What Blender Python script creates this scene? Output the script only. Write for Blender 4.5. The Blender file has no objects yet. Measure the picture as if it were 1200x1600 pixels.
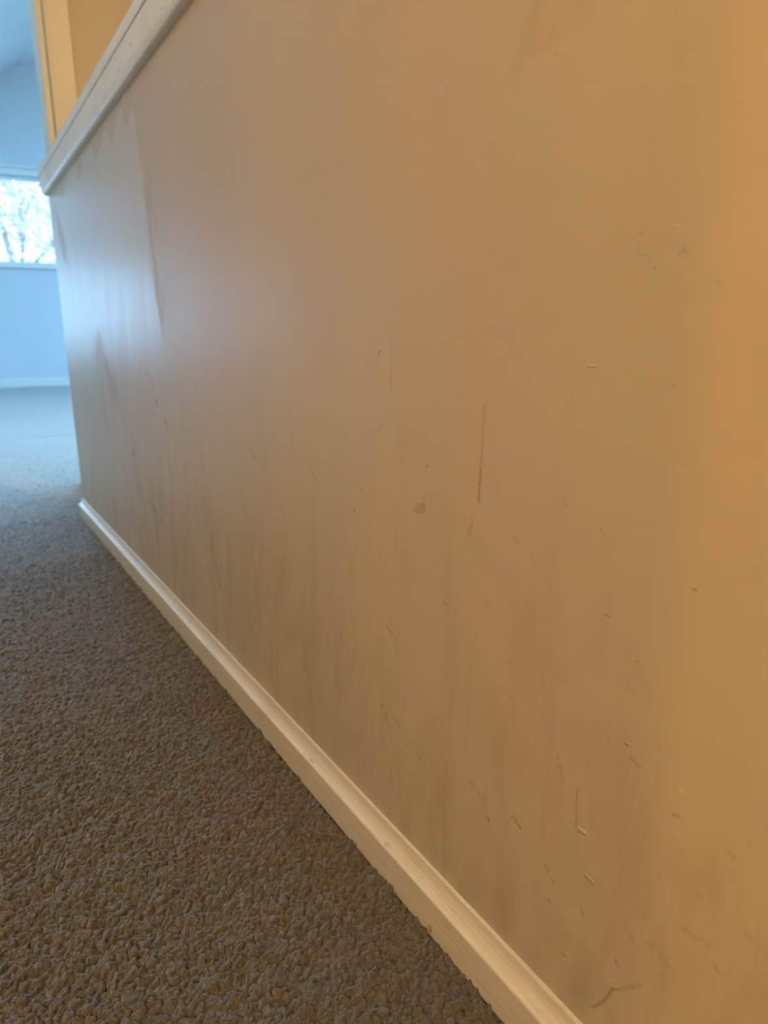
import bpy, bmesh, math, random
import numpy as np
from mathutils import Vector, Matrix

random.seed(4)
rng = np.random.default_rng(7)
S = bpy.context.scene
C = S.collection

# ------------------------------------------------------------------ camera
FPX, YAW, PITCH, ROLL = 1101.97, 0.5491, 0.2377, -0.0114
CAM = Vector((-0.3218, 0.0, 0.5234))
fw = Vector((math.sin(YAW)*math.cos(PITCH), math.cos(YAW)*math.cos(PITCH), -math.sin(PITCH)))
r0 = fw.cross(Vector((0, 0, 1))).normalized()
u0 = r0.cross(fw)
rt = r0*math.cos(ROLL) + u0*math.sin(ROLL)
up = -r0*math.sin(ROLL) + u0*math.cos(ROLL)
cd = bpy.data.cameras.new('camera')
cam = bpy.data.objects.new('camera', cd)
C.objects.link(cam)
M3 = Matrix((rt, up, -fw)).transposed()
cam.matrix_world = Matrix.Translation(CAM) @ M3.to_4x4()
cd.sensor_fit = 'VERTICAL'
cd.sensor_height = 9.8
cd.lens = 9.8*FPX/1600
cd.clip_start = 0.02
cd.clip_end = 300
cd.dof.use_dof = True
cd.dof.focus_distance = 0.62
cd.dof.aperture_fstop = 1.9
S.camera = cam

# ------------------------------------------------------------------ world and colour
w = bpy.data.worlds.new('overcast_sky')
S.world = w
w.use_nodes = True
bg = w.node_tree.nodes['Background']
bg.inputs[0].default_value = (0.33, 0.64, 1.0, 1)
bg.inputs[1].default_value = 6.5
S.view_settings.view_transform = 'Standard'
S.view_settings.look = 'None'
S.view_settings.gamma = 1
S.view_settings.use_curve_mapping = False
S.view_settings.exposure = 0.0

# dimensions
H = 0.95            # top of the half wall board
L = 2.325           # far end of the half wall
YO = 2.78           # plane of the cased opening
YF = 10.36          # far wall of the bright room
XL = -1.25          # left wall of the hall
XFL = -2.6          # left wall of the bright room
WARM = (1.0, 0.735, 0.355)
DAY = (0.27, 0.60, 1.0)

def area(name, loc, rot, sx, sy, power, color):
    d = bpy.data.lights.new(name, 'AREA')
    d.shape = 'RECTANGLE'; d.size = sx; d.size_y = sy
    d.energy = power; d.color = color
    o = bpy.data.objects.new(name, d); C.objects.link(o)
    o.location = loc; o.rotation_euler = rot
    return o

# daylight through window openings; skylight and low window are added for their light
P_FAR, P_SKY, P_SCONCE, P_STAIR, P_LOW = 12, 840, 312, 52, 14
area('daylight_far_window', (0.35, YF-0.06, 2.0), (math.radians(-90), 0, 0), 2.8, 0.9, P_FAR, DAY)
SL = 0.62; RX = 0.95; RZ = 3.80; SLA = math.atan(SL)
KX0, KX1, KY0, KY1 = -0.15, 0.88, 3.0, 4.9      # added skylight in the sloping ceiling, out of view
kc = ((KX0+KX1)/2, (KY0+KY1)/2)
area('added_skylight_daylight', (kc[0]+0.02, kc[1], RZ-(RX-kc[0])*SL-0.035), (0, -SLA, 0), (KX1-KX0)/math.cos(SLA)-0.06, KY1-KY0-0.06, P_SKY, DAY)
area('added_low_window_daylight', (-1.75, YF-0.06, 0.93), (math.radians(-90), 0, 0), 1.0, 1.2, P_LOW, DAY)  # blue light of the added low window
ADDED_SCONCE = (-1.13, -0.95, 1.58)  # added wall lamp, unseen, gives the hall its warm light
GLOBE = P_SCONCE      # emission of the added sconce globe
# added stair lamp, unseen, warms the wall beyond the half wall
d = bpy.data.lights.new('added_stair_lamp_light', 'AREA'); d.shape = 'DISK'; d.size = 0.26
d.energy = P_STAIR; d.color = WARM
o = bpy.data.objects.new('added_stair_lamp_light', d); C.objects.link(o); o.location = (0.95, 0.2, 2.46)

# ------------------------------------------------------------------ material helpers
class NT:
    def __init__(s, name):
        s.m = bpy.data.materials.new(name); s.m.use_nodes = True
        s.t = s.m.node_tree; s.n = s.t.nodes; s.l = s.t.links
        s.p = s.n['Principled BSDF']
    def node(s, typ, **kw):
        n = s.n.new(typ)
        for k, v in kw.items(): setattr(n, k, v)
        return n
    def put(s, a, b):
        if hasattr(a, 'is_output'): s.l.new(a, b)
        else: b.default_value = a
    def math(s, op, a, b=0.0, clamp=False):
        n = s.node('ShaderNodeMath', operation=op, use_clamp=clamp)
        s.put(a, n.inputs[0]); s.put(b, n.inputs[1]); return n.outputs[0]
    def vec(s, op, a, b=None, scale=None, out=0):
        n = s.node('ShaderNodeVectorMath', operation=op)
        s.put(a, n.inputs[0])
        if b is not None: s.put(b, n.inputs[1])
        if scale is not None: s.put(scale, n.inputs['Scale'])
        return n.outputs[out]
    def noise(s, co, scale, detail=3, rough=0.5, dist=0.0, color=False):
        n = s.node('ShaderNodeTexNoise'); s.put(co, n.inputs['Vector'])
        n.inputs['Scale'].default_value = scale; n.inputs['Detail'].default_value = detail
        n.inputs['Roughness'].default_value = rough; n.inputs['Distortion'].default_value = dist
        return n.outputs['Color' if color else 'Fac']
    def mapr(s, v, a, b, c=0.0, d=1.0, smooth=True):
        n = s.node('ShaderNodeMapRange'); n.interpolation_type = 'SMOOTHSTEP' if smooth else 'LINEAR'
        s.put(v, n.inputs[0])
        for i, q in enumerate((a, b, c, d)): n.inputs[i+1].default_value = q
        return n.outputs[0]
    def mix(s, f, a, b, mode='MIX'):
        n = s.node('ShaderNodeMix', data_type='RGBA', blend_type=mode)
        s.put(f, n.inputs[0])
        for q, i in ((a, 6), (b, 7)):
            if hasattr(q, 'is_output'): s.l.new(q, n.inputs[i])
            else: n.inputs[i].default_value = (*q, 1)
        return n.outputs[2]
    def obj(s):
        return s.node('ShaderNodeTexCoord').outputs['Object']
    def scale3(s, co, v):
        return s.vec('MULTIPLY', co, v)
    def bump(s, h, dist, strength=1.0, chain=None):
        n = s.node('ShaderNodeBump'); s.put(h, n.inputs['Height'])
        n.inputs['Distance'].default_value = dist; n.inputs['Strength'].default_value = strength
        if chain is not None: s.l.new(chain, n.inputs['Normal'])
        return n.outputs[0]
    def base(s, c): 
        if hasattr(c, 'is_output'): s.l.new(c, s.p.inputs['Base Color'])
        else: s.p.inputs['Base Color'].default_value = (*c, 1)
    def set(s, **kw):
        for k, v in kw.items():
            s.put(v, s.p.inputs[k.replace('_', ' ')])

def paint(name, col, rough=0.5, bumpd=0.0004, scale=120, var=0.04, spec=0.4):
    q = NT(name); co = q.obj()
    n1 = q.noise(co, 2.2, 3)
    n2 = q.noise(co, scale, 3)
    dark = tuple(c*(1-2*var) for c in col); light = tuple(min(1, c*(1+var)) for c in col)
    q.base(q.mix(n1, dark, light))
    q.set(Roughness=rough, Specular_IOR_Level=spec)
    q.l.new(q.bump(n2, bumpd, 0.6), q.p.inputs['Normal'])
    return q.m

WALLC = (0.60, 0.485, 0.34)

# pixel -> point of the half wall face (x = 0), only used to take measured marks off the photograph
def wp(x, y):
    v = fw*FPX + rt*(x-600) - up*(y-800)
    t = -CAM.x/v.x
    p = CAM + v*t
    return (0.0, p.y, p.z)
def pxsize(x, y):
    a = Vector(wp(x, y)); b = Vector(wp(x+1, y)); c = Vector(wp(x, y+1))
    return math.sqrt((a-b).length*(a-c).length)

# marks on the wall, read off the photograph as (x0, y0, x1, y1, core px, soft px, strength)
DARK = [
    (757, 632, 751, 735, .5, 2.2, .38), (751, 735, 748, 786, 1.2, 2.2, .6), (740, 808, 733, 832, 1, 4, .28),
    (612, 524, 611, 585, .3, 2.4, .20), (611, 585, 609, 640, .6, 3.0, .30), (597, 664, 590, 674, .8, 4, .2),
    (653, 520, 652, 538, .3, 2.5, .12), (553, 798, 553.3, 798.3, 1.0, 1.3, 1), (667, 729, 667.2, 729.4, .7, 1.2, .9),
    (629, 725, 629.2, 725.2, .5, 1.1, .6), (700, 614, 700.4, 614.3, .6, 1.2, .6), (721, 621, 723, 622, .5, 1.3, .3),
    (563, 766, 566, 766, 1, 1.6, .35), (590, 554, 594, 550, .8, 1.8, .5), (650, 797, 662, 794, 2, 6, .35), (664, 775, 662, 790, .6, 4, .14),
    (804, 840, 809, 845, .8, 2.2, .5), (938, 827, 939, 828, 1, 1.8, .5), (883, 786, 884, 792, .6, 2, .35),
    (898, 757, 899, 759, .5, 1.2, .3), (1081, 922, 1083, 922, 1.2, 1.8, .8), (945, 962, 951, 964, .8, 1.8, .65),
    (994, 1036, 998, 1036, .6, 1.6, .45), (950, 1158, 951, 1158.5, .9, 1.4, .6), (976, 1162, 980, 1165, .8, 1.8, .6),
    (988, 1184, 1000, 1199, .8, 3, .4), (882, 1067, 882.3, 1068, .8, 1.2, .5), (980, 1060, 988, 1075, 3, 8, .15),
    (1051, 600, 1054, 604, .6, 2, .28), (1119, 440, 1121, 442, .7, 2, .35), (998, 367, 1004, 364, 1, 2.0, .4), (996, 375, 996, 397, .4, 2.0, .2),
    (999, 397, 1012, 399, .4, 2.0, .25), (1012, 399, 1019, 413, .4, 2, .2), (1023, 418, 1025, 419, 1, 2, .45), (1042, 416, 1048, 416, .5, 1.8, .25),
    (1065, 396, 1069, 388, 1, 3.5, .28), (868, 83, 872, 84, .8, 2, .3), (1054, 20, 1055, 24, .5, 2, .18),
    (761, 1279, 763, 1281, 1.3, 2.2, .75), (806, 1286, 812, 1293, .9, 2, .75), (798, 1275, 806, 1284, .6, 3, .3),
    (902, 1236, 899, 1290, .5, 1.8, .5), (872, 1180, 880, 1225, 1, 5, .25), (880, 1225, 898, 1240, .8, 3, .35), (902, 1300, 914, 1305, .5, 1.5, .45),
    (911, 1368, 924, 1382, .5, 1.6, .45), (858, 1408, 859, 1410, 1.2, 2, .6), (862, 1372, 864, 1398, .4, 3, .25), (852, 1350, 858, 1362, .8, 3, .35),
    (908, 1418, 910, 1428, .9, 1.8, .5), (877, 1489, 884, 1494, .8, 1.6, .45), (961, 1500, 964, 1510, 1.2, 1.8, .6),
    (926, 1574, 946, 1562, .7, 2, .6), (946, 1562, 957, 1547, .6, 2, .6), (957, 1547, 976, 1546, .7, 2, .6), (976, 1546, 1000, 1538, .8, 2.5, .4),
    (1048, 1276, 1056, 1278, .8, 2, .5), (968, 1370, 969, 1372, .7, 1.4, .6), (1077, 1402, 1079, 1404, 1.2, 3, .4), (1150, 1325, 1152, 1335, .6, 3, .3),
    (1125, 1345, 1128, 1350, .8, 4, .3), (1062, 1458, 1090, 1490, 1.5, 7, .25), (1000, 1430, 1020, 1390, 2, 9, .2), (978, 1450, 990, 1470, .8, 3, .35),
    (1018, 1480, 1040, 1520, 2, 8, .25), (1150, 1480, 1165, 1510, 1.5, 7, .2), (1100, 1520, 1104, 1530, 1.5, 5, .25),
    (245, 626, 245, 633, 1.4, 1.6, .75), (208, 705, 208, 710, 1.4, 2.2, .7), (211, 690, 212, 702, .5, 2, .4), (229, 578, 233, 592, 2, 3.5, .45), (236, 588, 240, 606, .6, 2, .45),
    (258, 655, 262, 670, 1.5, 3, .4), (212, 730, 218, 765, .6, 2.5, .25), (217, 755, 222, 775, .9, 2.5, .4), (268, 742, 272, 752, 1, 3, .35), (235, 788, 252, 812, 1, 3, .28),
    (332, 835, 331, 860, 1, 2.5, .4), (336, 878, 345, 915, .8, 2.2, .5), (348, 812, 352, 822, 1, 4, .3), (382, 795, 384, 805, 1, 4, .25), (392, 705, 396, 712, 2, 4, .25),
    (407, 975, 411, 985, 1, 3, .3), (400, 965, 396, 978, .8, 3, .3), (378, 1005, 381, 1015, 1, 4, .35), (605, 980, 612, 990, .8, 2, .45), (618, 1005, 625, 1022, .5, 3, .25),
    (470, 1030, 476, 1050, 1, 5, .2), (532, 990, 534, 1010, .6, 3, .2), (553, 1020, 555, 1045, .8, 5, .25), (597, 1105, 603, 1120, 2, 4.5, .42), (609, 1108, 622, 1130, .4, 2.5, .22), (622, 1130, 640, 1160, .4, 3, .2),
    (655, 1185, 656, 1187, .7, 1.3, .6), (634, 1162, 635, 1164, .7, 1.2, .5), (770, 1068, 771, 1069, .7, 1.3, .5), (794, 1035, 796, 1038, .7, 1.5, .5),
    (735, 1220, 760, 1245, 1, 6, .2), (747, 1240, 756, 1250, .7, 2.5, .3), (692, 940, 700, 946, .5, 2.0, .3), (755, 942, 770, 948, 1, 5, .15),
    (828, 862, 834, 872, 1, 3.5, .2), (484, 732, 500, 760, .6, 3.5, .15),
]
LIGHT = [
    (917, 572, 932, 572, .8, 1.6, .8), (1053, 352, 1062, 356, .5, 2, .35), (1060, 1237, 1061, 1242, 2.0, 3, .6),
    (905, 1294, 915, 1302, 1.2, 1.6, .85), (323, 695, 324, 700, 1.4, 2, .6), (246, 636, 247, 641, 1.4, 2.2, .6), (240, 655, 244, 668, .8, 3, .4), (572, 1043, 573, 1046, 1, 1.6, .6),
    (914, 1366, 928, 1381, .6, 1.4, .6), (881, 1487, 888, 1492, .8, 1.4, .5), (911, 1416, 912, 1424, .6, 1.5, .5), (967, 1501, 967, 1508, .8, 1.6, .5),
    (927, 1570, 940, 1584, 2, 4, .25), (996, 377, 1000, 372, .6, 1.8, .5), (1040, 415, 1043, 417, .6, 1.5, .4), (980, 1160, 984, 1164, .5, 1.4, .6), (1060, 735, 1075, 738, .6, 2.5, .25), (942, 1534, 958, 1534, .5, 2, .3),
    (925, 1545, 935, 1558, .5, 2, .3), (622, 1110, 640, 1118, 2, 6, .2), (1184, 606, 1190, 606, .8, 2.5, .4), (888, 1036, 889, 1037, .8, 1.5, .5),
]
# broad grubby smears
SMEAR = [
    (862, 12, 800, 78, 4, 16, .5), (900, 15, 840, 70, 5, 20, .65), (840, 70, 808, 112, 6, 20, .45),
    (600, 1060, 700, 1230, 18, 60, .4), (740, 1090, 850, 1280, 20, 60, .45), (400, 900, 520, 1010, 15, 60, .55), (330, 820, 380, 960, 10, 45, .45),
    (470, 990, 500, 1050, 5, 25, .5), (540, 1010, 560, 1090, 4, 22, .4), (770, 1300, 850, 1450, 6, 30, .5), (860, 1240, 940, 1480, 10, 40, .5),
    (720, 1350, 860, 1560, 12, 50, .5), (900, 1150, 1000, 1330, 15, 55, .4), (950, 1280, 1030, 1480, 15, 50, .45), (1060, 1300, 1120, 1460, 8, 40, .35),
    (870, 1480, 950, 1600, 8, 30, .6), (960, 1440, 1040, 1560, 8, 35, .5), (1080, 1480, 1190, 1600, 15, 60, .45), (740, 880, 860, 1000, 10, 40, .25), (480, 1100, 620, 1220, 15, 50, .35),
    (155, 545, 180, 615, 3, 12, .7), (88, 335, 100, 395, 3, 8, .9), (150, 560, 165, 660, 2, 10, .3), (205, 690, 225, 800, 4, 16, .4), (240, 780, 300, 900, 8, 25, .4),
    (225, 170, 232, 330, 6, 12, .4), (232, 330, 250, 490, 6, 12, .45), (640, 720, 680, 820, 10, 40, .18), (990, 1010, 1010, 1120, 5, 30, .25),
]
LOOPS = [(204, 150, 196, 176, 7, 3, 1), (180, 170, 172, 205, 7, 3, 1), (158, 200, 148, 232, 6, 3, 1), (128, 232, 122, 262, 5, 3, 1), (185, 150, 120, 230, 8, 4, 1), (104, 262, 96, 300, 3, 3, .8)]

def wall_material():
    """paint whose wear is read from the face's own point attributes (dirt, pits, flecks, touched-up patch)"""
    q = NT('worn_beige_paint'); co = q.obj()
    flat = q.scale3(co, (0, 1, 1))
    def att(n):
        a = q.node('ShaderNodeAttribute'); a.attribute_name = n; return a.outputs['Fac']
    md, ml, ms, patch = att('pits'), att('flecks'), att('smears'), att('patch')
    sep = q.node('ShaderNodeSeparateXYZ'); q.l.new(flat, sep.inputs[0]); Z = sep.outputs[2]
    n_big = q.noise(flat, 3.0, 4, 0.55)
    diag = q.node('ShaderNodeMapping'); q.l.new(flat, diag.inputs[0])
    diag.inputs['Rotation'].default_value = (math.radians(-28), 0, 0); diag.inputs['Scale'].default_value = (1, 1, 0.22)
    n_str = q.noise(diag.outputs[0], 26, 4, 0.6)
    n_spk = q.noise(flat, 160, 3, 0.6)
    col = q.mix(q.mapr(n_big, 0.3, 0.7), tuple(c*.965 for c in WALLC), tuple(c*1.02 for c in WALLC))
    lowz = q.mapr(Z, 0.55, 0.06, 0, 1)
    grub = q.math('MULTIPLY', q.mapr(n_str, 0.46, 0.74), q.math('ADD', q.math('MULTIPLY', lowz, 0.35), 0.02))
    col = q.mix(grub, col, (0.36, 0.26, 0.175))
    col = q.mix(q.math('MULTIPLY', ms, 0.40), col, (0.40, 0.295, 0.19))
    n_rub = q.noise(diag.outputs[0], 120, 5, 0.7)
    rub = q.math('MULTIPLY', q.mapr(n_rub, 0.52, 0.72), q.math('MULTIPLY', q.mapr(Z, 0.42, 0.05, 0, 1), q.mapr(n_str, 0.35, 0.65)))
    col = q.mix(q.math('MULTIPLY', rub, 0.34), col, (0.36, 0.255, 0.16))
    col = q.mix(q.math('MULTIPLY', patch, 0.38), col, (0.70, 0.66, 0.58))
    col = q.mix(q.math('MULTIPLY', q.mapr(n_spk, 0.70, 0.78), 0.10), col, (0.3, 0.2, 0.12))
    col = q.mix(q.math('MULTIPLY', ml, 0.45), col, (0.80, 0.70, 0.55))
    col = q.mix(q.math('MULTIPLY', md, 0.75), col, (0.19, 0.10, 0.04))
    q.base(col)
    ro = q.math('ADD', q.math('MULTIPLY', n_str, 0.10), 0.34)
    ro = q.math('SUBTRACT', ro, q.math('MULTIPLY', patch, 0.07))
    ro = q.math('ADD', ro, q.math('MULTIPLY', ms, 0.12))
    q.set(Roughness=ro, Specular_IOR_Level=0.32)
    hgt = q.math('ADD', q.math('MULTIPLY', q.noise(flat, 260, 2), 0.10), q.math('MULTIPLY', q.noise(flat, 14, 3), 0.45))
    hgt = q.math('ADD', hgt, q.math('MULTIPLY', ml, 1.0))
    hgt = q.math('SUBTRACT', hgt, q.math('MULTIPLY', md, 0.9))
    q.l.new(q.bump(hgt, 0.0006, 0.8), q.p.inputs['Normal'])
    return q.m

def trim_material(name='cream_gloss_trim_paint', ca=(0.80, 0.70, 0.56), cb=(0.71, 0.60, 0.46)):
    q = NT(name); co = q.obj()
    g = q.scale3(co, (90, 3, 90))
    n = q.noise(g, 3.0, 5, 0.65)
    n2 = q.noise(co, 6, 4)
    n3 = q.noise(q.scale3(co, (1, .4, 1)), 90, 3, .6)
    col = q.mix(q.mapr(n, 0.35, 0.75), ca, cb)
    col = q.mix(q.math('MULTIPLY', q.mapr(n2, 0.5, 0.8), 0.3), col, (0.58, 0.45, 0.31))
    col = q.mix(q.math('MULTIPLY', q.mapr(n3, 0.66, 0.74), 0.4), col, (0.40, 0.27, 0.16))
    for p in ((-0.008, 0.485, 0.049), (-0.008, 0.415, 0.048), (-0.009, 0.372, 0.047), (-0.006, 0.60, 0.052)):
        d = q.vec('DISTANCE', co, p, out=1)
        col = q.mix(q.mapr(d, 0.0006, 0.0014, 0.8, 0), col, (0.08, 0.05, 0.03))
    q.base(col)
    q.set(Roughness=0.38, Specular_IOR_Level=0.5)
    b1 = q.bump(n, 0.0003, 0.6)
    q.l.new(b1, q.p.inputs['Normal'])
    return q.m

def carpet_material():
    q = NT('taupe_cut_pile'); co = q.obj()
    n1 = q.noise(co, 520, 2, 0.6)
    n2 = q.noise(co, 1.6, 4)
    n3 = q.noise(co, 240, 3, 0.6)
    col = q.mix(q.mapr(n3, 0.3, 0.7), (0.112, 0.088, 0.067), (0.185, 0.150, 0.118))
    col = q.mix(q.math('MULTIPLY', q.mapr(n2, 0.4, 0.7), 0.25), col, (0.104, 0.084, 0.064))
    q.base(col)
    q.set(Roughness=0.95, Specular_IOR_Level=0.1, Sheen_Weight=0.5, Sheen_Roughness=0.5)
    n4 = q.noise(co, 900, 4, 0.75, 0.6)
    b1 = q.bump(n1, 0.0016, 0.8)
    q.l.new(q.bump(n4, 0.0014, 0.9, b1), q.p.inputs['Normal'])
    return q.m

M = {}
M['wall'] = wall_material()
M['hall'] = paint('beige_hall_paint', WALLC, 0.45)
M['room'] = paint('pale_room_paint', (0.58, 0.62, 0.65), 0.6)
M['ceil'] = paint('white_ceiling_paint', (0.90, 0.91, 0.92), 0.8, 0.0008, 60)
M['trim'] = trim_material()
M['cap'] = trim_material('pale_gloss_cap_paint', (0.93, 0.90, 0.82), (0.88, 0.84, 0.75))
M['white'] = paint('white_gloss_paint', (0.68, 0.68, 0.66), 0.35, 0.0002, 80, 0.02)
M['sub'] = paint('chipboard', (0.40, 0.32, 0.23), 0.9, 0.001, 60, 0.15)
M['carpet'] = carpet_material()
M['bark'] = paint('grey_bark', (0.30, 0.25, 0.22), 0.9, 0.02, 12, 0.2)
M['leaf'] = paint('pale_spring_leaves', (0.72, 0.58, 0.60), 0.6, 0.001, 20, 0.15)
M['blossom'] = paint('pink_blossom', (0.85, 0.62, 0.68), 0.6, 0.001, 20, 0.1)
M['lawn'] = paint('lawn_grass', (0.32, 0.42, 0.22), 0.9, 0.03, 30, 0.15)
M['brass'] = paint('brushed_brass', (0.7, 0.5, 0.25), 0.3, 0.0001, 80, 0.05)
g = NT('clear_glass')
g.base((1, 1, 1)); g.set(Roughness=0.0, IOR=1.45, Transmission_Weight=1.0)
# thin pane: mostly transparent with a weak reflection
tr = g.node('ShaderNodeBsdfTransparent'); gl = g.node('ShaderNodeBsdfGlossy'); gl.inputs['Roughness'].default_value = 0.02
mx = g.node('ShaderNodeMixShader'); fr = g.node('ShaderNodeFresnel'); fr.inputs[0].default_value = 1.3
g.l.new(fr.outputs[0], mx.inputs[0]); g.l.new(tr.outputs[0], mx.inputs[1]); g.l.new(gl.outputs[0], mx.inputs[2])
g.l.new(mx.outputs[0], g.n['Material Output'].inputs[0])
M['glass'] = g.m
e = NT('added_lamp_glass'); e.base((0.9, 0.85, 0.75)); e.set(Emission_Color=(*WARM, 1), Emission_Strength=4.0)
M_globe = NT('added_opal_globe'); M_globe.base((0.9, 0.85, 0.75)); M_globe.set(Emission_Color=(*WARM, 1), Emission_Strength=float(GLOBE))
M['lampglass'] = e.m

# ------------------------------------------------------------------ mesh helpers
def link(name, me, mat, parent=None, smooth=False):
    o = bpy.data.objects.new(name, me); C.objects.link(o)
    me.materials.append(mat)
    if smooth: me.polygons.foreach_set('use_smooth', [True]*len(me.polygons))
    if parent: o.parent = parent
    return o
def from_bm(name, bm, mat, parent=None, smooth=False):
    me = bpy.data.meshes.new(name)
    bmesh.ops.recalc_face_normals(bm, faces=bm.faces[:])
    bm.to_mesh(me); bm.free()
    return link(name, me, mat, parent, smooth)
def box(bm, x0, x1, y0, y1, z0, z1, bev=0.0):
    r = bmesh.ops.create_cube(bm, size=1)
    for v in r['verts']:
        v.co = Vector((x0+(v.co.x+.5)*(x1-x0), y0+(v.co.y+.5)*(y1-y0), z0+(v.co.z+.5)*(z1-z0)))
    if bev:
        es = list({e for v in r['verts'] for e in v.link_edges})
        bmesh.ops.bevel(bm, geom=es, offset=bev, segments=2, affect='EDGES', clamp_overlap=True)
def boxes(name, lst, mat, parent=None, bev=0.0):
    bm = bmesh.new()
    for b in lst: box(bm, *b, bev)
    return from_bm(name, bm, mat, parent)
def structure(o): o['kind'] = 'structure'; return o
def empty(name, loc, label=None, cat=None, group=None):
    o = bpy.data.objects.new(name, None); C.objects.link(o); o.location = loc
    if label: o['label'] = label; o['category'] = cat
    if group: o['group'] = group
    return o
def child(o, root):
    o.parent = root; o.matrix_parent_inverse = Matrix.Translation(-Vector(root.location)); return o

# path of the half wall in plan: straight, then a rounded slight bend at y = 0.21
BEND = math.radians(14)
def plan():
    R = 0.10; c = 0.235; pts = [(0.0, L)]
    pts += [(0.0, y) for y in np.linspace(L, c, 12)[1:]]
    for i in range(1, 13):
        a = BEND*i/12
        pts.append((R*(1-math.cos(a)), c-R*math.sin(a)))
    x, y = pts[-1]
    d = 1.45
    pts.append((x+math.sin(BEND)*d, y-math.cos(BEND)*d))
    return pts
PLAN = plan()
def offset_path(path, t):
    out = []
    for i, (x, y) in enumerate(path):
        a = path[max(i-1, 0)]; b = path[min(i+1, len(path)-1)]
        dx, dy = b[0]-a[0], b[1]-a[1]; n = math.hypot(dx, dy)
        # travelling towards -y, the hall side is -x
        out.append((x+t*dy/n, y-t*dx/n))
    return out
def sweep(name, prof, mat, path, endy, parent=None, smooth=False, wrap=True):
    """prof: list of (t, z), t = distance out from the wall face. Wraps round the far end of the half wall."""
    bm = bmesh.new(); rows = []
    TH = 0.115
    if wrap:      # return across the end of the wall, mitred
        rows.append([(TH+0.0, L+t, z) for t, z in prof])
        rows.append([(-t, L+t, z) for t, z in prof])
    base = path[1:] if wrap else path
    offs = {}
    for t, z in prof: offs[t] = offset_path(path, t)
    for i in range(1 if wrap else 0, len(path)):
        rows.append([(offs[t][i][0], offs[t][i][1], z) for t, z in prof])
    vs = [[bm.verts.new(p) for p in r] for r in rows]
    n = len(prof)
    for a, b in zip(vs, vs[1:]):
        for k in range(n):
            bm.faces.new((a[k], a[(k+1) % n], b[(k+1) % n], b[k]))
    bm.faces.new(vs[0]); bm.faces.new(vs[-1])
    return from_bm(name, bm, mat, parent, smooth)

# ------------------------------------------------------------------ the setting
def worley_height(X, Y, cell, seed, ax=1.0):
    r = np.random.default_rng(seed)
    N = 512
    jx = r.random((N, N)); jy = r.random((N, N)); hh = r.random((N, N))
    u = X/(cell*ax); v = Y/cell
    iu = np.floor(u).astype(int); iv = np.floor(v).astype(int)
    best = np.full(X.shape, 9.0); hb = np.zeros(X.shape); ddx = np.zeros(X.shape); ddy = np.zeros(X.shape)
    for du in (-1, 0, 1):
        for dv in (-1, 0, 1):
            a = (iu+du) % N; b = (iv+dv) % N
            px = iu+du+jx[a, b]; py = iv+dv+jy[a, b]
            ex = u-px; ey = v-py
            d = ex*ex+ey*ey
            m = d < best
            best = np.where(m, d, best); hb = np.where(m, hh[a, b], hb)
            ddx = np.where(m, ex, ddx); ddy = np.where(m, ey, ddy)
    return np.sqrt(best), hb, ddx, ddy
def vnoise(X, Y, s, seed):
    r = np.random.default_rng(seed); N = 256; T = r.random((N, N))
    u = X/s; v = Y/s; iu = np.floor(u).astype(int); iv = np.floor(v).astype(int)
    fu = u-iu; fv = v-iv; fu = fu*fu*(3-2*fu); fv = fv*fv*(3-2*fv)
    g_ = lambda a, b: T[a % N, b % N]
    return (g_(iu, iv)*(1-fu)+g_(iu+1, iv)*fu)*(1-fv)+(g_(iu, iv+1)*(1-fu)+g_(iu+1, iv+1)*fu)*fv-0.5

def np_mesh(name, parts):
    Vs, Fs, n = [], [], 0
    for V, F in parts:
        Vs.append(V); Fs.append(F+n); n += len(V)
    V = np.concatenate(Vs); F = np.concatenate(Fs)
    me = bpy.data.meshes.new(name)
    me.vertices.add(len(V)); me.vertices.foreach_set('co', V.ravel().astype(np.float32))
    me.loops.add(F.size); me.loops.foreach_set('vertex_index', F.ravel().astype(np.int32))
    me.polygons.add(len(F)); me.polygons.foreach_set('loop_start', np.arange(0, F.size, 4, dtype=np.int32))
    me.polygons.foreach_set('loop_total', np.full(len(F), 4, dtype=np.int32))
    me.polygons.foreach_set('use_smooth', np.ones(len(F), dtype=bool))
    me.update(calc_edges=True)
    return me
# half wall: a body, and the hall face as a fine mesh that carries the wear
def bend_x(Y):
    R = 0.10; c = 0.235
    sm = np.clip(c-Y, 0, None)
    lim = R*math.sin(BEND)
    xa = R-np.sqrt(np.clip(R*R-np.minimum(sm, lim)**2, 0, None))
    return xa+np.clip(sm-lim, 0, None)*math.tan(BEND)
TH = 0.115
YEND = PLAN[-1][1]
def seg_mask(Y, Z, marks, wy, wz, warp):
    acc = np.zeros(Y.shape)
    for (x0, y0, x1, y1, rpx, spx, k) in marks:
        s_ = pxsize((x0+x1)/2, (y0+y1)/2)
        A = wp(x0, y0); B = wp(x1, y1)
        r_, so = rpx*s_, spx*s_
        # widen in y where the view is raking
        pad = r_+so+warp
        m = (Y > min(A[1], B[1])-pad*1.5) & (Y < max(A[1], B[1])+pad*1.5) & (Z > min(A[2], B[2])-pad) & (Z < max(A[2], B[2])+pad)
        if not m.any(): continue
        y_ = Y[m]+wy[m]; z_ = Z[m]+wz[m]
        by, bz = B[1]-A[1]+1e-6, B[2]-A[2]+1e-6
        t = np.clip(((y_-A[1])*by+(z_-A[2])*bz)/(by*by+bz*bz), 0, 1)
        d = np.hypot(y_-A[1]-t*by, z_-A[2]-t*bz)
        q_ = np.clip(1-(d-r_)/so, 0, 1); q_ = q_*q_*(3-2*q_)*k
        acc[m] = np.maximum(acc[m], q_)
    return acc
def fbm(Y, Z, s_, seed, o=4):
    return sum(vnoise(Y+i*.37, Z+i*.91, s_/2**i, seed+i)/1.7**i for i in range(o))
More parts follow.
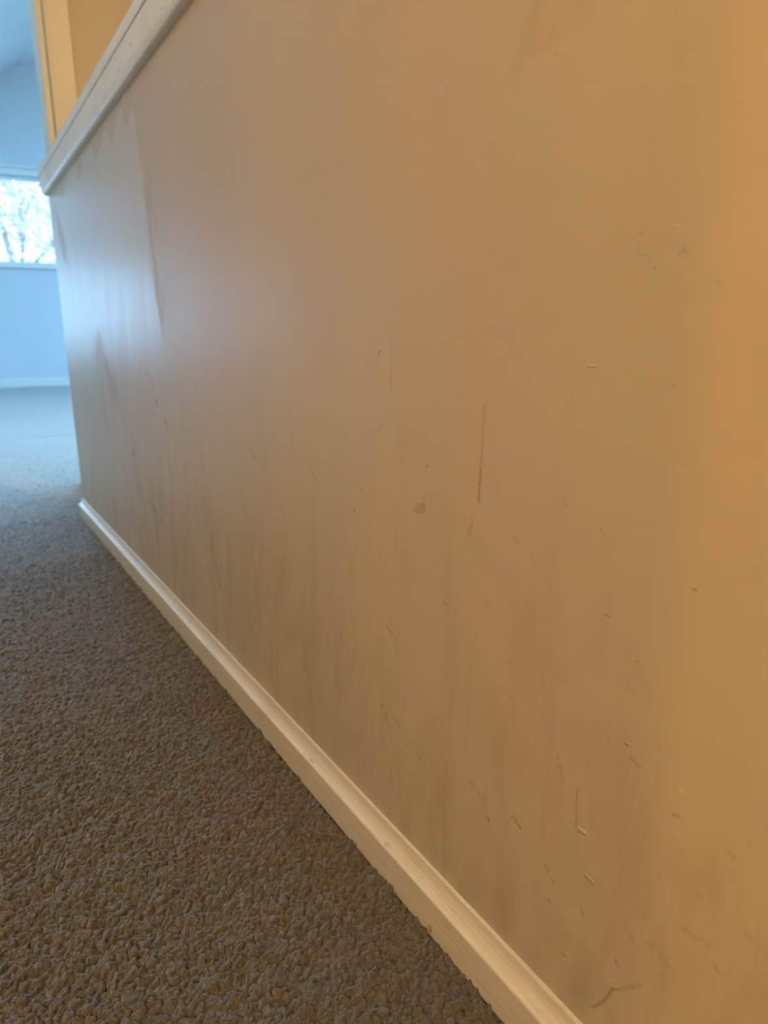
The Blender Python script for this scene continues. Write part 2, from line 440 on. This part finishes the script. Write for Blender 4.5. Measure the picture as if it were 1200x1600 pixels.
def face_grid(y0, y1, z0, z1, step):
    ny = max(2, int(math.ceil((y1-y0)/step))+1); nz = max(2, int(math.ceil((z1-z0)/step))+1)
    Y, Z = np.meshgrid(np.linspace(y0, y1, ny), np.linspace(z0, z1, nz))
    i = np.arange(ny*nz).reshape(nz, ny)
    V = np.stack([bend_x(Y), Y, Z], -1).reshape(-1, 3)
    return V, np.stack([i[:-1, :-1], i[1:, :-1], i[1:, 1:], i[:-1, 1:]], -1).reshape(-1, 4)
T = 0.02
need = {}
for lst in (DARK, LIGHT):
    for (x0, y0, x1, y1, rpx, spx, k) in lst:
        s_ = pxsize((x0+x1)/2, (y0+y1)/2); pad = (rpx+spx)*s_*1.3+(0.0008 if spx < 3 else 0.003)
        A = wp(x0, y0); B = wp(x1, y1)
        n = 2+int(math.hypot(A[1]-B[1], A[2]-B[2])/0.004)
        for t in np.linspace(0, 1, n):
            y_ = A[1]+t*(B[1]-A[1]); z_ = A[2]+t*(B[2]-A[2])
            for dy in (-pad, 0, pad):
                for dz in (-pad, 0, pad):
                    key = (math.floor((y_+dy)/T), math.floor((z_+dz)/T))
                    need[key] = min(need.get(key, 1), max(0.0004, s_*0.9))
parts = []
iy0, iy1 = 12, int(L/T)
NZ = int(math.ceil(H/T))
for iy in range(iy0, iy1+1):
    ya, yb = iy*T, min((iy+1)*T, L)
    if yb <= ya+1e-6: continue
    iz = 0
    while iz < NZ:
        if (iy, iz) in need:
            parts.append(face_grid(ya, yb, iz*T, min((iz+1)*T, H), need[(iy, iz)])); iz += 1
        else:
            j = iz
            while j < NZ and (iy, j) not in need: j += 1
            parts.append(face_grid(ya, yb, iz*T, min(j*T, H), 0.004)); iz = j
parts.append(face_grid(0.10, iy0*T, 0, H, 0.0012))
parts.append(face_grid(YEND, 0.10, 0, H, 0.03))
me = np_mesh('wall_right', parts)
nv = len(me.vertices); co = np.empty(nv*3, dtype=np.float32); me.vertices.foreach_get('co', co)
co = co.reshape(-1, 3).astype(float); Y, Z = co[:, 1], co[:, 2]
fy, fz = 0.0009*fbm(Y, Z, 0.006, 21, 3), 0.0009*fbm(Y, Z, 0.006, 31, 3)
sy, sz = 0.035*fbm(Y, Z, 0.05, 41), 0.035*fbm(Y, Z, 0.05, 51)
grain = 0.55+1.1*fbm(Y, Z, 0.0016, 61, 2)
streak = fbm(Y+Z*0.35, Z*0.25, 0.02, 71, 4)
def setatt(n, v):
    at = me.attributes.new(n, 'FLOAT', 'POINT'); at.data.foreach_set('value', np.clip(v, 0, 1).astype(np.float32))
THIN = [m for m in DARK if m[5] < 3]; WIDE = [m for m in DARK if m[5] >= 3]
breakup = np.clip(0.55+2.2*fbm(Y*1.0+Z*0.4, Z*0.6, 0.006, 91, 4), 0, 1.2)
setatt('pits', np.maximum(seg_mask(Y, Z, THIN, fy, fz, 0.001)*np.clip(grain+.35, 0.45, 1), seg_mask(Y, Z, WIDE, fy*3.5, fz*3.5, 0.004)*breakup))
setatt('flecks', seg_mask(Y, Z, LIGHT, fy, fz, 0.001))
setatt('smears', seg_mask(Y, Z, SMEAR, sy, sz, 0.03)*np.clip(0.75+1.3*streak, 0.1, 1.3))
edge = Y-0.16*Z+0.012*fbm(Y, Z, 0.05, 81)
sst = lambda v, a_, b_: (lambda t: t*t*(3-2*t))(np.clip((v-a_)/(b_-a_), 0, 1))
loops = seg_mask(Y, Z, LOOPS, sy*.25, sz*.25, 0.01)
setatt('patch', sst(edge, 1.140, 1.156)*sst(Z, .44, .60)*(1-loops))
hw = structure(link('wall_right', me, M['wall'], None, True))
bm = bmesh.new()
off = offset_path(PLAN, -TH); inn = offset_path(PLAN, -0.004)
inn[0] = (0.0, L); back = off[::-1]; back[-1] = (TH, L)
loop = [(0.0, L), (0.004, L-0.004)] + inn[1:] + back
lo = [bm.verts.new((x, y, 0)) for x, y in loop]; hi = [bm.verts.new((x, y, H+0.001)) for x, y in loop]
for i in range(len(loop)):
    j = (i+1) % len(loop)
    bm.faces.new((lo[i], lo[j], hi[j], hi[i]))
bm.faces.new(hi); bm.faces.new(lo[::-1])
from_bm('wall_body', bm, M['hall'], hw)

# cap: apron moulding under a board
prof = [(-0.001, H-0.0155), (0.0085, H-0.0160), (0.0112, H-0.0150), (0.0132, H-0.0125), (0.0148, H-0.0090), (0.0157, H-0.0045), (0.0160, H), (0.0160, H+0.031), (-0.001, H+0.031)]
cap = structure(sweep('trim_1', prof, M['cap'], PLAN, L))
prof = [(-0.001, H+0.0325), (0.0165, H+0.0325), (0.0178, H+0.0338), (0.0178, H+0.0512), (0.0163, H+0.0530), (-0.001, H+0.0530)]
b = sweep('cap_board', prof, M['cap'], PLAN, L, cap)
bm = bmesh.new()
o2 = offset_path(PLAN, -0.001); o3 = offset_path(PLAN, -TH-0.017)
lp = o2 + o3[::-1]
a = [bm.verts.new((x, y, H+0.0009)) for x, y in lp]; c_ = [bm.verts.new((x, y, H+0.0530)) for x, y in lp]
for i in range(len(lp)):
    j = (i+1) % len(lp); bm.faces.new((a[i], a[j], c_[j], c_[i]))
bm.faces.new(a[::-1]); bm.faces.new(c_)
from_bm('cap_core', bm, M['cap'], cap)

# baseboard of the half wall
prof = [(-0.001, 0.0), (0.0130, 0.0), (0.0132, 0.0375), (0.0128, 0.0388), (0.0117, 0.0396), (0.0100, 0.0404), (0.0078, 0.0424), (0.0056, 0.0456), (0.0040, 0.0492), (0.0030, 0.0530), (0.0026, 0.0556), (0.0018, 0.0566), (-0.001, 0.0570)]
bb = structure(sweep('baseboard_right', prof, M['trim'], PLAN, L))
# dried drip of paint at the foot of the baseboard
bm = bmesh.new()
bmesh.ops.create_icosphere(bm, subdivisions=3, radius=1)
for v in bm.verts:
    n = v.co.normalized(); k = 1+0.25*math.sin(7*n.y+3*n.z)
    v.co = Vector((-0.0132+n.x*0.0012*k, 0.4325+n.y*0.0020*k, 0.0075+n.z*0.0045*k))
pq = paint('old_brown_paint', (0.46, 0.30, 0.18), 0.5, 0.0005, 300, 0.2)
from_bm('paint_chip', bm, pq, bb, True)

# floors
structure(boxes('floor', [(XFL-0.1, 5.2, YO-0.05, YF+0.1, -0.12, -0.010), (XL-0.1, 3.2, -2.1, YO-0.05, -0.12, -0.010)], M['sub']))

def pile_patch(x0, x1, y0, y1, step):
    nx = max(2, int(round((x1-x0)/step))+1); ny = max(2, int(round((y1-y0)/step))+1)
    X, Y = np.meshgrid(np.linspace(x0, x1, nx), np.linspace(y0, y1, ny))
    if step < 0.02:
        wx = X + 0.005*vnoise(X, Y, 0.009, 1) + 0.0030*vnoise(X, Y, 0.003, 2)
        wy = Y + 0.005*vnoise(X, Y, 0.008, 3) + 0.0030*vnoise(X, Y, 0.003, 4)
        d1, h1, ax_, ay_ = worley_height(wx, wy, 0.0047, 11, 1.35)
        d2, h2, _, _ = worley_height(wx+0.3, wy+0.7, 0.0027, 12, 1.1)
        dome = np.sqrt(np.clip(1-(d1/0.80)**2, 0, 1))
        dome2 = np.sqrt(np.clip(1-(d2/0.85)**2, 0, 1))
        AMP = 1-0.85*np.clip((Y-2.9)/1.6, 0, 1)
        Z = -0.0085 + 0.0080*dome*(0.45+0.75*h1) + 0.0030*dome2*(0.4+h2) + 0.0016*vnoise(X, Y, 0.0019, 9) + 0.0050*vnoise(X, Y, 0.021, 5) + 0.0045*vnoise(X*0.6, Y*1.3, 0.012, 6)
        XX = X + 0.0016*ax_*dome + 0.0018*(h1-.5)*dome
        YY = Y + 0.0016*ay_*dome - 0.0014*dome
        Z = Z*AMP-0.0035*(1-AMP)
    else:
        Z = -0.002 + 0.004*vnoise(X, Y, 0.05, 5); XX, YY = X, Y
    # hold it clear of the baseboard
    XX = np.minimum(XX, x1)
    V = np.stack([XX, YY, Z], -1).reshape(-1, 3)
    i = np.arange(nx*ny).reshape(ny, nx)
    F = np.stack([i[:-1, :-1], i[:-1, 1:], i[1:, 1:], i[1:, :-1]], -1).reshape(-1, 4)
    return V, F
XE = -0.0125
me = np_mesh('carpet', [
    pile_patch(-0.72, XE, 0.24, 1.02, 0.00095),
    pile_patch(-0.72, XE, 1.019, 1.85, 0.0015),
    pile_patch(-0.90, XE, 1.849, 2.36, 0.0022),
    pile_patch(-0.90, 0.10, 2.359, 2.91, 0.003),
    pile_patch(-0.90, 1.2, 2.905, 4.6, 0.004),
    pile_patch(XL, -0.90, 1.849, 2.78, 0.01),
    pile_patch(XL, -0.72, -2.0, 1.85, 0.01),
    pile_patch(-0.72, XE, -2.0, 0.241, 0.006),
    pile_patch(0.12, 3.0, 2.36, 2.78, 0.04),
    pile_patch(-1.08, -0.90, 2.78, 2.905, 0.01),
    pile_patch(XFL, -0.90, 2.90, 4.6, 0.04),
    pile_patch(1.2, 5.0, 2.90, 4.6, 0.04),
    pile_patch(XFL, 5.0, 4.599, YF, 0.04),
    pile_patch(0.13, 3.0, -2.0, 2.36, 0.04),
])
cp = link('carpet', me, M['carpet'])
cp['kind'] = 'stuff'; cp['label'] = 'taupe cut pile carpet covering the hall floor and the room beyond'; cp['category'] = 'carpet'

# hall walls, opening wall, ceilings
OX0, OX1, OZ = -1.10, 0.105, 2.45       # the cased opening
JX = 0.105
structure(boxes('wall_left', [(XL-0.12, XL, -2.1, YO, 0, 2.62)], M['hall']))
structure(boxes('wall_back', [(XL-0.12, 3.1, -2.12, -2.0, 0, 2.62)], M['hall']))
structure(boxes('wall_stair', [(3.0, 3.12, -2.0, YO, 0, 2.62)], M['hall']))
structure(boxes('wall_front', [(XL-0.12, OX0, YO, YO+0.12, 0, 4.0), (JX+0.012, 3.1, YO, YO+0.12, 0, 4.0), (OX0, JX+0.012, YO, YO+0.12, OZ, 4.0)], M['hall']))
structure(boxes('ceiling', [(XL-0.12, 3.12, -2.1, YO, 2.60, 2.72)], M['ceil']))
# casing round the opening
t2 = structure(boxes('trim_2', [(JX+0.012, JX+0.080, YO-0.016, YO, 0, OZ+0.07)], M['trim'], bev=0.003))
boxes('casing_bead', [(JX+0.003, JX+0.0165, YO-0.021, YO-0.001, 0, OZ+0.003)], M['trim'], t2, 0.003)
boxes('jamb', [(JX-0.018, JX, YO-0.006, YO+0.13, 0, OZ)], M['trim'], t2, 0.002)
boxes('jamb', [(OX0, OX0+0.018, YO-0.006, YO+0.13, 0, OZ)], M['trim'], t2, 0.002)
boxes('casing', [(OX0-0.07, OX0-0.002, YO-0.016, YO, 0, OZ+0.07)], M['trim'], t2, 0.003)
boxes('head_casing', [(OX0-0.07, JX+0.08, YO-0.018, YO, OZ+0.004, OZ+0.085)], M['trim'], t2, 0.003)

# bright room
zl = RZ-(RX-XFL)*SL
WX0, WX1, WZ0, WZ1 = -0.88, 1.85, 1.50, 2.55
def poly_prism(name, pts, y0, y1, mat):
    bm = bmesh.new()
    a = [bm.verts.new((x, y0, z)) for x, z in pts]; b = [bm.verts.new((x, y1, z)) for x, z in pts]
    n = len(pts)
    for i in range(n):
        j = (i+1) % n; bm.faces.new((a[i], a[j], b[j], b[i]))
    bm.faces.new(a); bm.faces.new(b[::-1])
    return from_bm(name, bm, mat)
def ztop(x): return RZ if x >= RX else RZ-(RX-x)*SL
bm = bmesh.new()
def prism(bm, pts, y0, y1):
    a = [bm.verts.new((x, y0, z)) for x, z in pts]; b = [bm.verts.new((x, y1, z)) for x, z in pts]
    n = len(pts)
    for i in range(n):
        j = (i+1) % n; bm.faces.new((a[i], a[j], b[j], b[i]))
    bm.faces.new(a); bm.faces.new(b[::-1])
LX0, LX1, LZ0, LZ1 = -2.3, -1.2, 0.28, 1.58  # opening for the added low window
prism(bm, [(XFL, 0), (LX0, 0), (LX0, ztop(LX0)), (XFL, ztop(XFL))], YF, YF+0.14)
prism(bm, [(LX1, 0), (WX0, 0), (WX0, ztop(WX0)), (LX1, ztop(LX1))], YF, YF+0.14)
prism(bm, [(LX0, 0), (LX1, 0), (LX1, LZ0), (LX0, LZ0)], YF, YF+0.14)
prism(bm, [(LX0, LZ1), (LX1, LZ1), (LX1, ztop(LX1)), (LX0, ztop(LX0))], YF, YF+0.14)
prism(bm, [(WX0, 0), (WX1, 0), (WX1, WZ0), (WX0, WZ0)], YF, YF+0.14)
prism(bm, [(WX0, WZ1), (WX1, WZ1), (WX1, RZ), (RX, RZ), (WX0, ztop(WX0))], YF, YF+0.14)
prism(bm, [(WX1, 0), (5, 0), (5, RZ), (WX1, RZ)], YF, YF+0.14)
structure(from_bm('wall_far', bm, M['room']))
bm = bmesh.new()
for (xa, xb, ya, yb) in ((XFL-0.1, KX0, YO+0.12, YF+0.14), (KX1, RX, YO+0.12, YF+0.14), (KX0, KX1, YO+0.12, KY0), (KX0, KX1, KY1, YF+0.14)):
    za, zb = RZ-(RX-xa)*SL, RZ-(RX-xb)*SL
    prism(bm, [(xa, za), (xb, zb), (xb, zb+0.1), (xa, za+0.1)], ya, yb)
box(bm, RX, 5.1, YO+0.12, YF+0.14, RZ, RZ+0.1)
structure(from_bm('ceiling_vault', bm, M['ceil']))
structure(boxes('wall_room_right', [(5.0, 5.12, YO, YF, 0, RZ)], M['room']))
structure(boxes('wall_room_left', [(XFL-0.12, XFL, YO, YF, 0, zl)], M['room']))
structure(boxes('wall_room_near', [(XFL-0.1, XL-0.12, YO, YO+0.12, 0, 4.0), (3.1, 5.1, YO, YO+0.12, 0, 4.0)], M['room']))

# far window: casing, head, frame, panes, sill
win = structure(boxes('window_1', [(WX0-0.09, WX0, YF-0.02, YF, WZ0-0.03, WZ1+0.10), (WX1, WX1+0.09, YF-0.02, YF, WZ0-0.03, WZ1+0.10), (WX0, WX1, YF-0.02, YF, WZ1, WZ1+0.08)], M['white'], bev=0.004))
boxes('head_moulding', [(WX0-0.12, WX1+0.12, YF-0.05, YF, WZ1+0.08, WZ1+0.115)], M['white'], win, 0.006)
fr_ = 0.05
boxes('window_frame', [(WX0, WX0+fr_, YF+0.03, YF+0.08, WZ0, WZ1), (WX1-fr_, WX1, YF+0.03, YF+0.08, WZ0, WZ1), (WX0+fr_, WX1-fr_, YF+0.03, YF+0.08, WZ0, WZ0+fr_), (WX0+fr_, WX1-fr_, YF+0.03, YF+0.08, WZ1-fr_, WZ1), (-0.075, -0.025, YF+0.03, YF+0.08, WZ0+fr_, WZ1-fr_)], M['white'], win, 0.004)
boxes('window_sill', [(WX0-0.11, WX1+0.11, YF-0.045, YF+0.03, WZ0-0.035, WZ0)], M['white'], win, 0.006)
boxes('window_pane', [(WX0+fr_, WX1-fr_, YF+0.052, YF+0.056, WZ0+fr_, WZ1-fr_)], M['glass'], win)
win3 = structure(boxes('added_low_window', [(LX0-0.07, LX0, YF-0.02, YF, LZ0, LZ1+0.07), (LX1, LX1+0.07, YF-0.02, YF, LZ0, LZ1+0.07), (LX0, LX1, YF-0.02, YF, LZ1, LZ1+0.07)], M['white'], bev=0.004))  # added low window, out of view, put in for its blue light
boxes('window_frame', [(LX0, LX0+fr_, YF+0.03, YF+0.08, LZ0, LZ1), (LX1-fr_, LX1, YF+0.03, YF+0.08, LZ0, LZ1), (LX0+fr_, LX1-fr_, YF+0.03, YF+0.08, LZ0, LZ0+fr_), (LX0+fr_, LX1-fr_, YF+0.03, YF+0.08, LZ1-fr_, LZ1)], M['white'], win3, 0.004)
boxes('window_sill', [(LX0-0.09, LX1+0.09, YF-0.045, YF+0.03, LZ0-0.035, LZ0)], M['white'], win3, 0.006)
boxes('window_pane', [(LX0+fr_, LX1-fr_, YF+0.052, YF+0.056, LZ0+fr_, LZ1-fr_)], M['glass'], win3)
# added skylight, unseen, throws blue light on room and carpet
def slope_boxes(name, lst, mat, parent=None):
    """boxes laid in the plane of the sloping ceiling; z is measured up from that plane"""
    bm = bmesh.new()
    for (x0, x1, y0, y1, z0, z1) in lst:
        r = bmesh.ops.create_cube(bm, size=1)
        for v in r['verts']:
            x = x0+(v.co.x+.5)*(x1-x0)
            v.co = Vector((x, y0+(v.co.y+.5)*(y1-y0), RZ-(RX-x)*SL+z0+(v.co.z+.5)*(z1-z0)))
    return from_bm(name, bm, mat, parent)
win2 = structure(slope_boxes('added_skylight', [(KX0-0.07, KX0, KY0-0.08, KY1+0.08, -0.022, 0), (KX1, KX1+0.07, KY0-0.08, KY1+0.08, -0.022, 0), (KX0, KX1, KY0-0.08, KY0, -0.022, 0), (KX0, KX1, KY1, KY1+0.08, -0.022, 0)], M['white']))
slope_boxes('window_pane', [(KX0, KX1, KY0, KY1, 0.07, 0.076)], M['glass'], win2)
# baseboards
structure(boxes('baseboard_far', [(XFL, 5.0, YF-0.016, YF, 0, 0.09), (XFL, 5.0, YF-0.010, YF, 0.0895, 0.11)], M['white'], bev=0.003))
structure(boxes('baseboard_left', [(XL, XL+0.013, -2.0, YO-0.02, 0, 0.057)], M['trim'], bev=0.003))

# ------------------------------------------------------------------ added unseen lamps: hall sconce (behind and above the camera) and stair lamp
def added_flush_lamp(loc, label):
    root = empty('added_ceiling_light', loc, label, 'ceiling light')
    bm = bmesh.new()
    bmesh.ops.create_cone(bm, cap_ends=True, segments=48, radius1=0.15, radius2=0.16, depth=0.03)
    bmesh.ops.translate(bm, verts=bm.verts[:], vec=(0, 0, -0.015))
    from_bm('base', bm, M['brass'], root)
    bm = bmesh.new(); rows = []
    for i in range(9):
        a = i/8*math.pi/2
        rr, zz = 0.14*math.cos(a), -0.03-0.07*math.sin(a)
        rows.append([bm.verts.new((max(rr, 0.001)*math.cos(t), max(rr, 0.001)*math.sin(t), zz)) for t in np.linspace(0, 2*math.pi, 40, endpoint=False)])
    for a_, b_ in zip(rows, rows[1:]):
        for k in range(40): bm.faces.new((a_[k], a_[(k+1) % 40], b_[(k+1) % 40], b_[k]))
    from_bm('glass_shade', bm, M['lampglass'], root, True)
root = empty('added_wall_sconce', (XL, ADDED_SCONCE[1], ADDED_SCONCE[2]), 'added unseen warm globe lamp on the hall wall behind the camera', 'wall light')
def turn(name, prof, mat, loc, axis='Z', n=32):
    bm = bmesh.new(); rows = []
    for r_, z_ in prof:
        ring = []
        for t in np.linspace(0, 2*math.pi, n, endpoint=False):
            p = Vector((max(r_, 1e-4)*math.cos(t), max(r_, 1e-4)*math.sin(t), z_))
            if axis == 'X': p = Vector((p.z, p.x, p.y))
            ring.append(bm.verts.new(p+Vector(loc)))
        rows.append(ring)
    for a_, b_ in zip(rows, rows[1:]):
        for k in range(n): bm.faces.new((a_[k], a_[(k+1) % n], b_[(k+1) % n], b_[k]))
    return from_bm(name, bm, mat, root, True)
turn('back_plate', [(0, 0.0), (0.055, 0.0), (0.055, 0.008), (0.04, 0.014), (0, 0.014)], M['brass'], (0, 0, -0.10), 'X')
turn('arm', [(0, 0.012), (0.009, 0.012), (0.009, 0.12), (0, 0.12)], M['brass'], (0, 0, -0.10), 'X')
turn('lamp_holder', [(0, -0.115), (0.02, -0.11), (0.035, -0.085), (0.035, -0.07), (0, -0.07)], M['brass'], (0.12, 0, 0))
turn('globe', [(0.075*math.sin(a), -0.075*math.cos(a)) for a in np.linspace(0, math.pi, 17)], M_globe.m, (0.12, 0, 0))
added_flush_lamp((0.95, 0.2, 2.60), 'added unseen round lamp over the stairwell beyond the half wall')

# ------------------------------------------------------------------ outside
gm = boxes('ground_outside', [(-30, 40, YF+0.5, 60, -2.9, -2.5)], M['lawn'])
structure(gm)
def tree(x, y, h, crown, leafm, n, label, seed):
    r = random.Random(seed)
    root = empty('tree', (x, y, -2.5), label, 'tree')
    # trunk and branches as a skinned skeleton
    bm = bmesh.new(); 
    segs = []
    def limb(p, d, ln, rad, depth):
        q_ = p
        for k in range(4):
            nd = (d+Vector((r.uniform(-.2, .2), r.uniform(-.2, .2), r.uniform(-.05, .15)))).normalized()
            e_ = q_+nd*ln/4
            segs.append((q_, e_, rad*(1-k*0.12), rad*(1-(k+1)*0.12))); q_ = e_; d = nd
            if depth > 0 and k >= 1:
                for s in range(2):
                    a = r.uniform(0, 6.28)
                    limb(q_, (d*0.5+Vector((math.cos(a), math.sin(a), 0.35))).normalized(), ln*0.55, rad*0.5, depth-1)
        tips.append(q_)
    tips = []
    limb(Vector((0, 0, 0)), Vector((0, 0, 1)), h*0.75, 0.13, 2)
    for a, b, ra, rb in segs:
        d = (b-a); qd = d.to_track_quat('Z', 'Y').to_matrix()
        ring = []
        for p, rr in ((a, ra), (b, rb)):
            ring.append([bm.verts.new(p+qd @ Vector((rr*math.cos(t), rr*math.sin(t), 0))) for t in np.linspace(0, 2*math.pi, 6, endpoint=False)])
        for k in range(6): bm.faces.new((ring[0][k], ring[0][(k+1) % 6], ring[1][(k+1) % 6], ring[1][k]))
    from_bm('trunk', bm, M['bark'], root, True)
    V = []; F = []
    for i in range(n):
        t = r.choice(tips); 
        p = t+Vector((r.gauss(0, crown), r.gauss(0, crown), r.gauss(0, crown)))
        s = r.uniform(0.06, 0.13)
        a = Vector((r.gauss(0, 1), r.gauss(0, 1), r.gauss(0, 1))).normalized()
        b = a.cross(Vector((r.gauss(0, 1), r.gauss(0, 1), r.gauss(0, 1)))).normalized()
        k = len(V); V += [p-a*s, p+b*s*.5, p+a*s, p-b*s*.5]; F.append((k, k+1, k+2, k+3))
    me = bpy.data.meshes.new('crown'); me.from_pydata([tuple(v) for v in V], [], F)
    link('crown', me, leafm, root)
tree(1.9, 19, 8.0, 0.42, M['leaf'], 7000, 'pale leafy tree outside the far window, nearest to the glass', 3)
tree(5.2, 28, 8.5, 0.5, M['blossom'], 8000, 'pink tinged tree outside the far window, behind the pale leafy one', 5)
tree(-9.5, 24, 9.0, 0.5, M['leaf'], 6000, 'leafy tree outside the far window, left of the others', 8)
